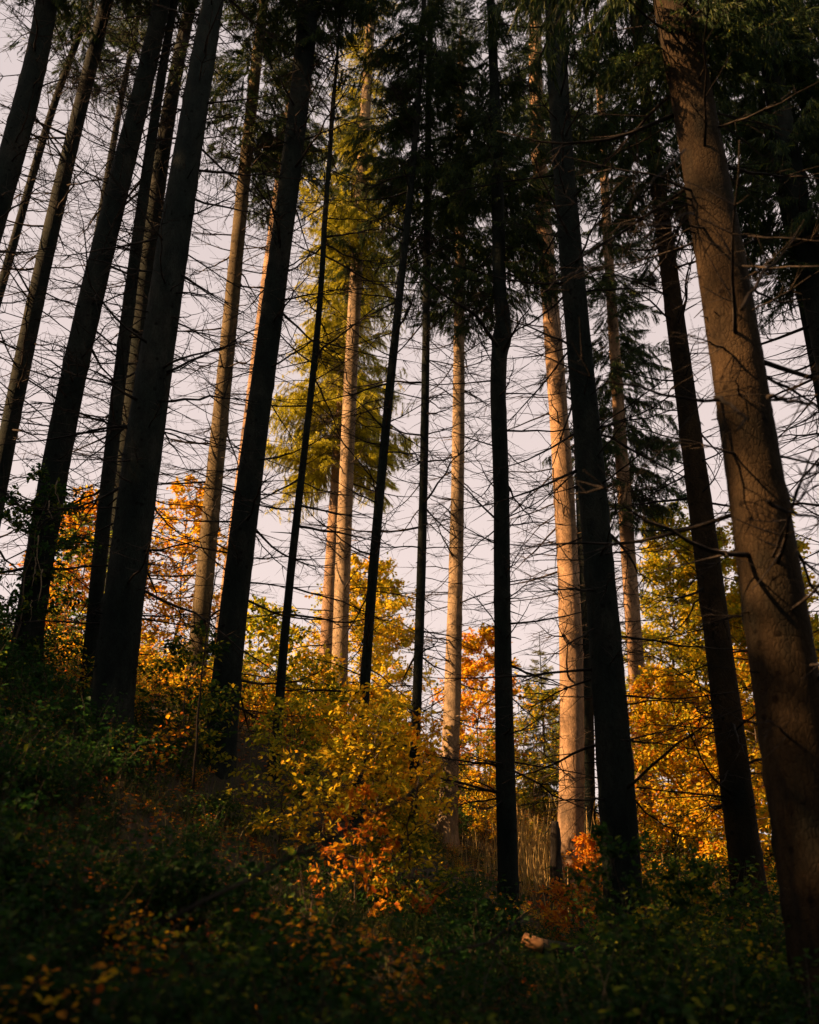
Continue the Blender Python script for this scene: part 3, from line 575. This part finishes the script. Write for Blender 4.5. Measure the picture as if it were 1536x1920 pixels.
SH = [shrub_arr(h, R, ti, sp, lf, ns, nv, 3000 + k) for k, (h, R, ti, sp, lf, ns, nv) in enumerate([
    (.7, .45, .06, .06, .050, 9, 26), (1.0, .5, .13, .09, .050, 10, 26), (.5, .5, .04, .05, .055, 10, 26), (.8, .4, .58, .10, .050, 8, 24), (.45, .4, .68, .12, .045, 9, 24), (.6, .45, .45, .10, .05, 9, 24)])]
gw, gl = Geo(), Geo(); r_ = np.random.default_rng(77); cnt = 0
def patchy(x, y):                      # low-frequency patchiness of autumn colour on the slope
    return math.sin(x * .9 + 1.2) * math.cos(y * .7) + .6 * math.sin(x * 2.3 - y * 1.1)
while cnt < 2050:
    dep = 2.4 + 24 * r_.random() ** 1.15; x = r_.uniform(-.55, .55) * dep; y = dep
    if cnt > 1900: x, y = r_.uniform(-5.5, .1), r_.uniform(14, 19.5)      # the golden belt along the brow
    if x * x + y * y < 5.5: continue
    warm = patchy(x, y) > (.75 if y < 12 else -.2)
    near = y < 11
    if near and r_.random() < .99: warm = False
    ki = r_.choice([3, 4, 5] if not near else [3, 4]) if (warm and r_.random() < .6) or cnt > 1900 else r_.choice([0, 1, 2, 0, 5 if y > 12 else 2, 3 if r_.random() < .1 else 0])
    sc = r_.uniform(.55, 1.15) * (1.0 if y < 9 else 1.1); ph = r_.uniform(0, 6.28)
    if y < 4: sc *= .75
    if cnt > 1900: sc *= 1.2
    elif -5 < x <= -.3 and 13 < y < 20: sc *= .6
    elif (-.3 < x < 3.8 and 11.5 < y < 20) or (-2.6 < x <= -.3 and 7 < y < 13): sc *= .5
    M = np.array([[math.cos(ph), -math.sin(ph), 0], [math.sin(ph), math.cos(ph), 0], [0, 0, 1]]) * sc
    off = (x, y, float(gz(np.array([x]), np.array([y]))[0]) - .03)
    uu = 768 + F * (x * RT[0] + y * RT[1]) / (y * FW[1])
    if (950 < uu < 1095 and 3 < y < 10.8) or (735 < uu < 835 and 4 < y < 8.6): sc *= .5; M = M * .5
    aw, al = SH[ki]; gw.addarr(aw, M, off); gl.addarr(al, M, off, (.12 if near and ki > 2 else 0) + r_.normal(0, .04) + (-.08 if cnt > 1900 and ki == 4 else 0)); cnt += 1
link('undergrowth', two_mat_mesh('undergrowth', gw, gl, STEMM, LEAF), kind='stuff', label='tangled bramble and beech undergrowth covering the slope', category='undergrowth')

# grass and litter
def blades(N, xr, yf, h, w_, seed, tint, test=None):
    r_ = np.random.default_rng(seed); y = yf(r_, N); x = r_.uniform(xr[0], xr[1], N) * y
    z = gz(x, y); pos = np.stack([x, y, z], -1); lean = r_.normal(0, .28, (N, 2)); hh = h * r_.uniform(.5, 1.2, N)
    mid = pos + np.stack([lean[:, 0] * hh * .4, lean[:, 1] * hh * .4, hh * .6], -1); tip = pos + np.stack([lean[:, 0] * hh * 1.3, lean[:, 1] * hh * 1.3, hh], -1)
    s_ = norm(np.stack([r_.normal(0, 1, N), r_.normal(0, 1, N), np.zeros(N)], -1)) * w_ / 2
    v = np.stack([pos - s_, pos + s_, mid + s_ * .8, mid - s_ * .8, tip], 1).reshape(-1, 3); b = np.arange(N)[:, None] * 5
    g = Geo(); g.add(v, b + np.array([[0, 1, 2, 3]]), b + np.array([[3, 2, 4]]), np.repeat(np.clip(r_.normal(tint, .2, N), 0, 1), 5)); return g
g = blades(26000, (-.5, .5), lambda r_, N: 2.5 + 20 * r_.random(N) ** .8, .30, .006, 5, .08)
link('grass', g.mesh('grass', GRASSM), kind='stuff', label='long grass growing between the brambles', category='grass')
r_ = np.random.default_rng(8); N = 1500; c = at(1005, 1560, 18.5); x = c[0] + r_.normal(0, .6, N); y = c[1] + r_.normal(0, 1.6, N); pos = np.stack([x, y, gz(x, y)], -1)
hh = r_.uniform(.15, .9, N) * (1 - .3 * np.sin(x * 5)); s_ = norm(np.stack([r_.normal(0, 1, N), r_.normal(0, 1, N), np.zeros(N)], -1)) * .005; ln_ = r_.normal(0, .12, (N, 2)) * hh[:, None]
tip = pos + np.stack([ln_[:, 0], ln_[:, 1], hh], -1); g = Geo(); g.add(np.stack([pos - s_, pos + s_, tip + s_ * .6, tip - s_ * .6], 1).reshape(-1, 3), np.arange(N * 4).reshape(-1, 4), None, np.repeat(np.clip(r_.normal(.75, .2, N), 0, 1), 4))  # high tint paints sunlight into the blades of this patch
link('dry_grass', g.mesh('dry_grass', GRASSM), kind='stuff', label='sunlit patch of tall dry grass between kinked and brightest trunks', category='grass')
N = 45000; y = 6 + 21 * r_.random(N); x = r_.uniform(-.6, .6, N) * y; pos = np.stack([x, y, gz(x, y) + r_.uniform(.0, .04, N)], -1)
g = Geo(); leaves(g, pos, r_.normal(0, 1, (N, 3)) * [1, 1, .2], norm(np.array([0, 0, 1.]) + r_.normal(0, .3, (N, 3))), .06, .04, np.clip(r_.normal(.75, .13, N), 0, 1), simple=True)
link('leaf_litter', g.mesh('leaf_litter', LEAF), kind='stuff', label='fallen beech leaves scattered on the forest floor', category='leaf litter')

# ------------------------------------------------------------------ small single things
def on_ground(u, v, dep):
    b = at(u, v, dep); return np.array([b[0], b[1], float(gz(np.array([b[0]]), np.array([b[1]]))[0])])
# sawn log with a pale orange end
c = on_ground(1020, 1762, 7.8); c[2] = max(c[2] + .1, at(1020, 1775, 7.8)[2]); root = thing('sawn_log', 'short sawn log with pale orange wood lying below the brightest trunk', 'log', c)
g = Geo(); r_ = np.random.default_rng(3); tube(g, [[-.02, 0, 0], [.3, .02, -.05], [.75, .03, -.14], [1.1, .05, -.2]], [.062, .060, .058, .055], 14, cap=False, wob=1 + r_.normal(0, .03, (4, 14))); link('bark', g.mesh('bark', BARK, True), root)
g = Geo(); tube(g, [[-.17, -.01, .06], [-.05, 0, .01], [.02, 0, 0]], [.045, .055, .057], 14, wob=1 + r_.normal(0, .03, (3, 14))); link('wood', g.mesh('wood', CUT), root)
# dark broken stump
c = on_ground(1040, 1600, 14.5); c[2] = at(1040, 1640, 14.5)[2]; root = thing('tree_stump', 'dark broken stump just left of the brightest trunk foot', 'stump', c)
g = Geo(); n = 12; wob = 1 + np.random.default_rng(5).normal(0, .06, (n, 12)); wob[-1] *= np.random.default_rng(6).uniform(.3, 1.0, 12)
tube(g, np.stack([np.linspace(0, .03, n), np.zeros(n), np.linspace(-.4, .75, n)], -1), np.linspace(.11, .07, n), 12, wob=wob); link('wood', g.mesh('wood', TWIGM), root)
# long fallen dead branches leaning through the foreground
def stick(label, pts, r0, r1, name='fallen_branch', tw=6, seed=0, m=TWIGM):
    r_ = np.random.default_rng(seed); P = np.array([at(*p_) for p_ in pts]); s_ = np.linspace(0, 1, len(P)); u_ = np.linspace(0, 1, 22)
    Q = np.stack([np.interp(u_, s_, P[:, a]) for a in range(3)], -1); b = Q[0].copy(); Q = Q - b + np.cumsum(r_.normal(0, .004, (22, 3)), 0) * (u_ > 0)[:, None]
    root = thing(name, label, 'branch' if 'branch' in name else 'stem', b); g = Geo(); tube(g, Q, np.linspace(r0, r1, 22), 6)
    for q in range(tw):
        i_ = r_.integers(4, 20); d_ = norm(Q[i_ + 1] - Q[i_] + r_.normal(0, .05, 3)) + r_.normal(0, .4, 3); tube(g, Q[i_] + d_ * np.linspace(0, 1, 4)[:, None] * r_.uniform(.1, .4), np.linspace(r1, .001, 4), 3, cap=False)
    link('wood', g.mesh('wood', m), root)
stick('long dead branch leaning diagonally across the dark foreground', [(300, 1735, 3.6), (450, 1660, 3.7), (600, 1590, 3.9), (760, 1500, 4.2), (860, 1420, 4.5)], .011, .004, seed=1)
stick('short fallen branch right of the long diagonal one', [(1010, 1700, 5.2), (930, 1770, 5.0), (860, 1800, 4.8)], .004, .008, seed=2)
stick('upright bare shoot at left, before the thickest dark trunk', [(125, 1915, 2.6), (133, 1700, 2.7), (140, 1500, 2.8), (148, 1290, 3.0)], .004, .002, 'bare_shoot', 3, 3)
stick('second bare shoot, slightly bent, right of the upright one at left', [(170, 1915, 2.9), (195, 1700, 3.0), (222, 1560, 3.1), (225, 1400, 3.2)], .004, .002, 'bare_shoot', 3, 4)
stick('thin bare stem rising left of the wide based dark trunk', [(362, 1480, 9), (372, 1350, 9.1), (382, 1250, 9.2), (410, 1080, 9.5), (420, 1060, 9.5)], .014, .004, 'bare_shoot', 6, 5)
# red fern
c = on_ground(790, 1700, 8.5); c[2] = at(790, 1725, 8.5)[2]; root = thing('bracken_fern', 'rust red bracken fern in the dark middle of the undergrowth', 'fern', c)
r_ = np.random.default_rng(12)
for q in range(6):
    g = Geo(); ph = r_.uniform(0, 6.28); n = 26; s_ = np.linspace(0, 1, n); Lf = r_.uniform(.3, .5)
    T = np.stack([math.cos(ph) * Lf * .6 * s_ ** 1.3, math.sin(ph) * Lf * .6 * s_ ** 1.3, Lf * (s_ - .35 * s_ ** 2)], -1); tube(g, T, np.linspace(.003, .001, n), 3, tint=.85, cap=False)
    sd_ = np.array([-math.sin(ph), math.cos(ph), 0])
    for sg in (-1, 1): leaves(g, T[4:], np.tile(sd_ * sg + [0, 0, -.2], (n - 4, 1)) + .3 * np.array([math.cos(ph), math.sin(ph), 0]), np.tile([0, 0, 1.], (n - 4, 1)), .13 * (1.05 - s_[4:]), .02, .85, simple=True)
    link('frond', g.mesh('frond', LEAF), root)

# the knobbly spruce keeps one long bare limb out of its knob; the leaning one has strips of torn bark
def limb(tree, pts, r0, r1, name='branch', mat_=None, n=14, seed=0, twigs=5):
    root = [o for o in S.objects if o.get('label', '').startswith(tree)][0]; r_ = np.random.default_rng(seed)
    P = np.array([at(*p_) for p_ in pts]) - np.array(root.location); s_ = np.linspace(0, 1, len(P)); u_ = np.linspace(0, 1, n)
    Q = np.stack([np.interp(u_, s_, P[:, a]) for a in range(3)], -1) + np.cumsum(r_.normal(0, .008, (n, 3)), 0) * (u_ > 0)[:, None]
    g = Geo(); tube(g, Q, np.linspace(r0, r1, n), 5)
    for q in range(twigs):
        i_ = r_.integers(3, n - 1); d_ = norm(r_.normal(0, 1, 3)); tube(g, Q[i_] + d_ * np.linspace(0, 1, 4)[:, None] * r_.uniform(.1, .5), [.005, .004, .003, .002], 3, cap=False)
    link(name, g.mesh(name, mat_ or TWIGM), root)
limb('dark spruce with a knobbly', [(934, 650, 12.0), (895, 590, 11.8), (840, 555, 11.5), (775, 505, 11.2)], .028, .009, seed=1)
limb('dark spruce with a knobbly', [(945, 660, 12.0), (975, 610, 11.7), (1000, 580, 11.5)], .02, .006, seed=2)
limb('nearest and thickest', [(1340, 745, 5.6), (1385, 780, 5.3), (1378, 815, 5.2)], .012, .006, seed=3, twigs=1)
limb('nearest and thickest', [(1440, 745, 5.6), (1500, 762, 5.8), (1560, 770, 6.0)], .014, .007, seed=4)
limb('nearest and thickest', [(1390, 580, 5.6), (1440, 500, 5.9), (1500, 440, 6.2)], .014, .006, seed=5)
limb('nearest and thickest', [(1440, 940, 5.7), (1500, 955, 6.0), (1560, 965, 6.3)], .014, .007, seed=6)
limb('nearest and thickest', [(1285, 280, 5.7), (1235, 330, 5.1), (1190, 370, 4.9)], .007, .003, seed=7, twigs=2)
limb('nearest and thickest', [(1300, 400, 5.6), (1240, 425, 5.2), (1190, 450, 5.0)], .007, .003, seed=8, twigs=2)
limb('big dark spruce', [(1090, 500, 8.9), (1050, 525, 8.6), (1015, 557, 8.4)], .012, .005, seed=9, twigs=2)
for k, (u, v, l_) in enumerate([(72, 1040, 60), (66, 1075, 50), (108, 925, 40), (80, 1100, 55), (92, 960, 35), (60, 1150, 40)]):
    limb('dark spruce leaning right', [(u, v - l_ * .6, 12.25), (u - 3, v, 12.15), (u + 8 * (-1) ** k, v + l_ * .5, 12.05)], .009, .004, 'bark_strip', BARK3, 8, 20 + k, 0)
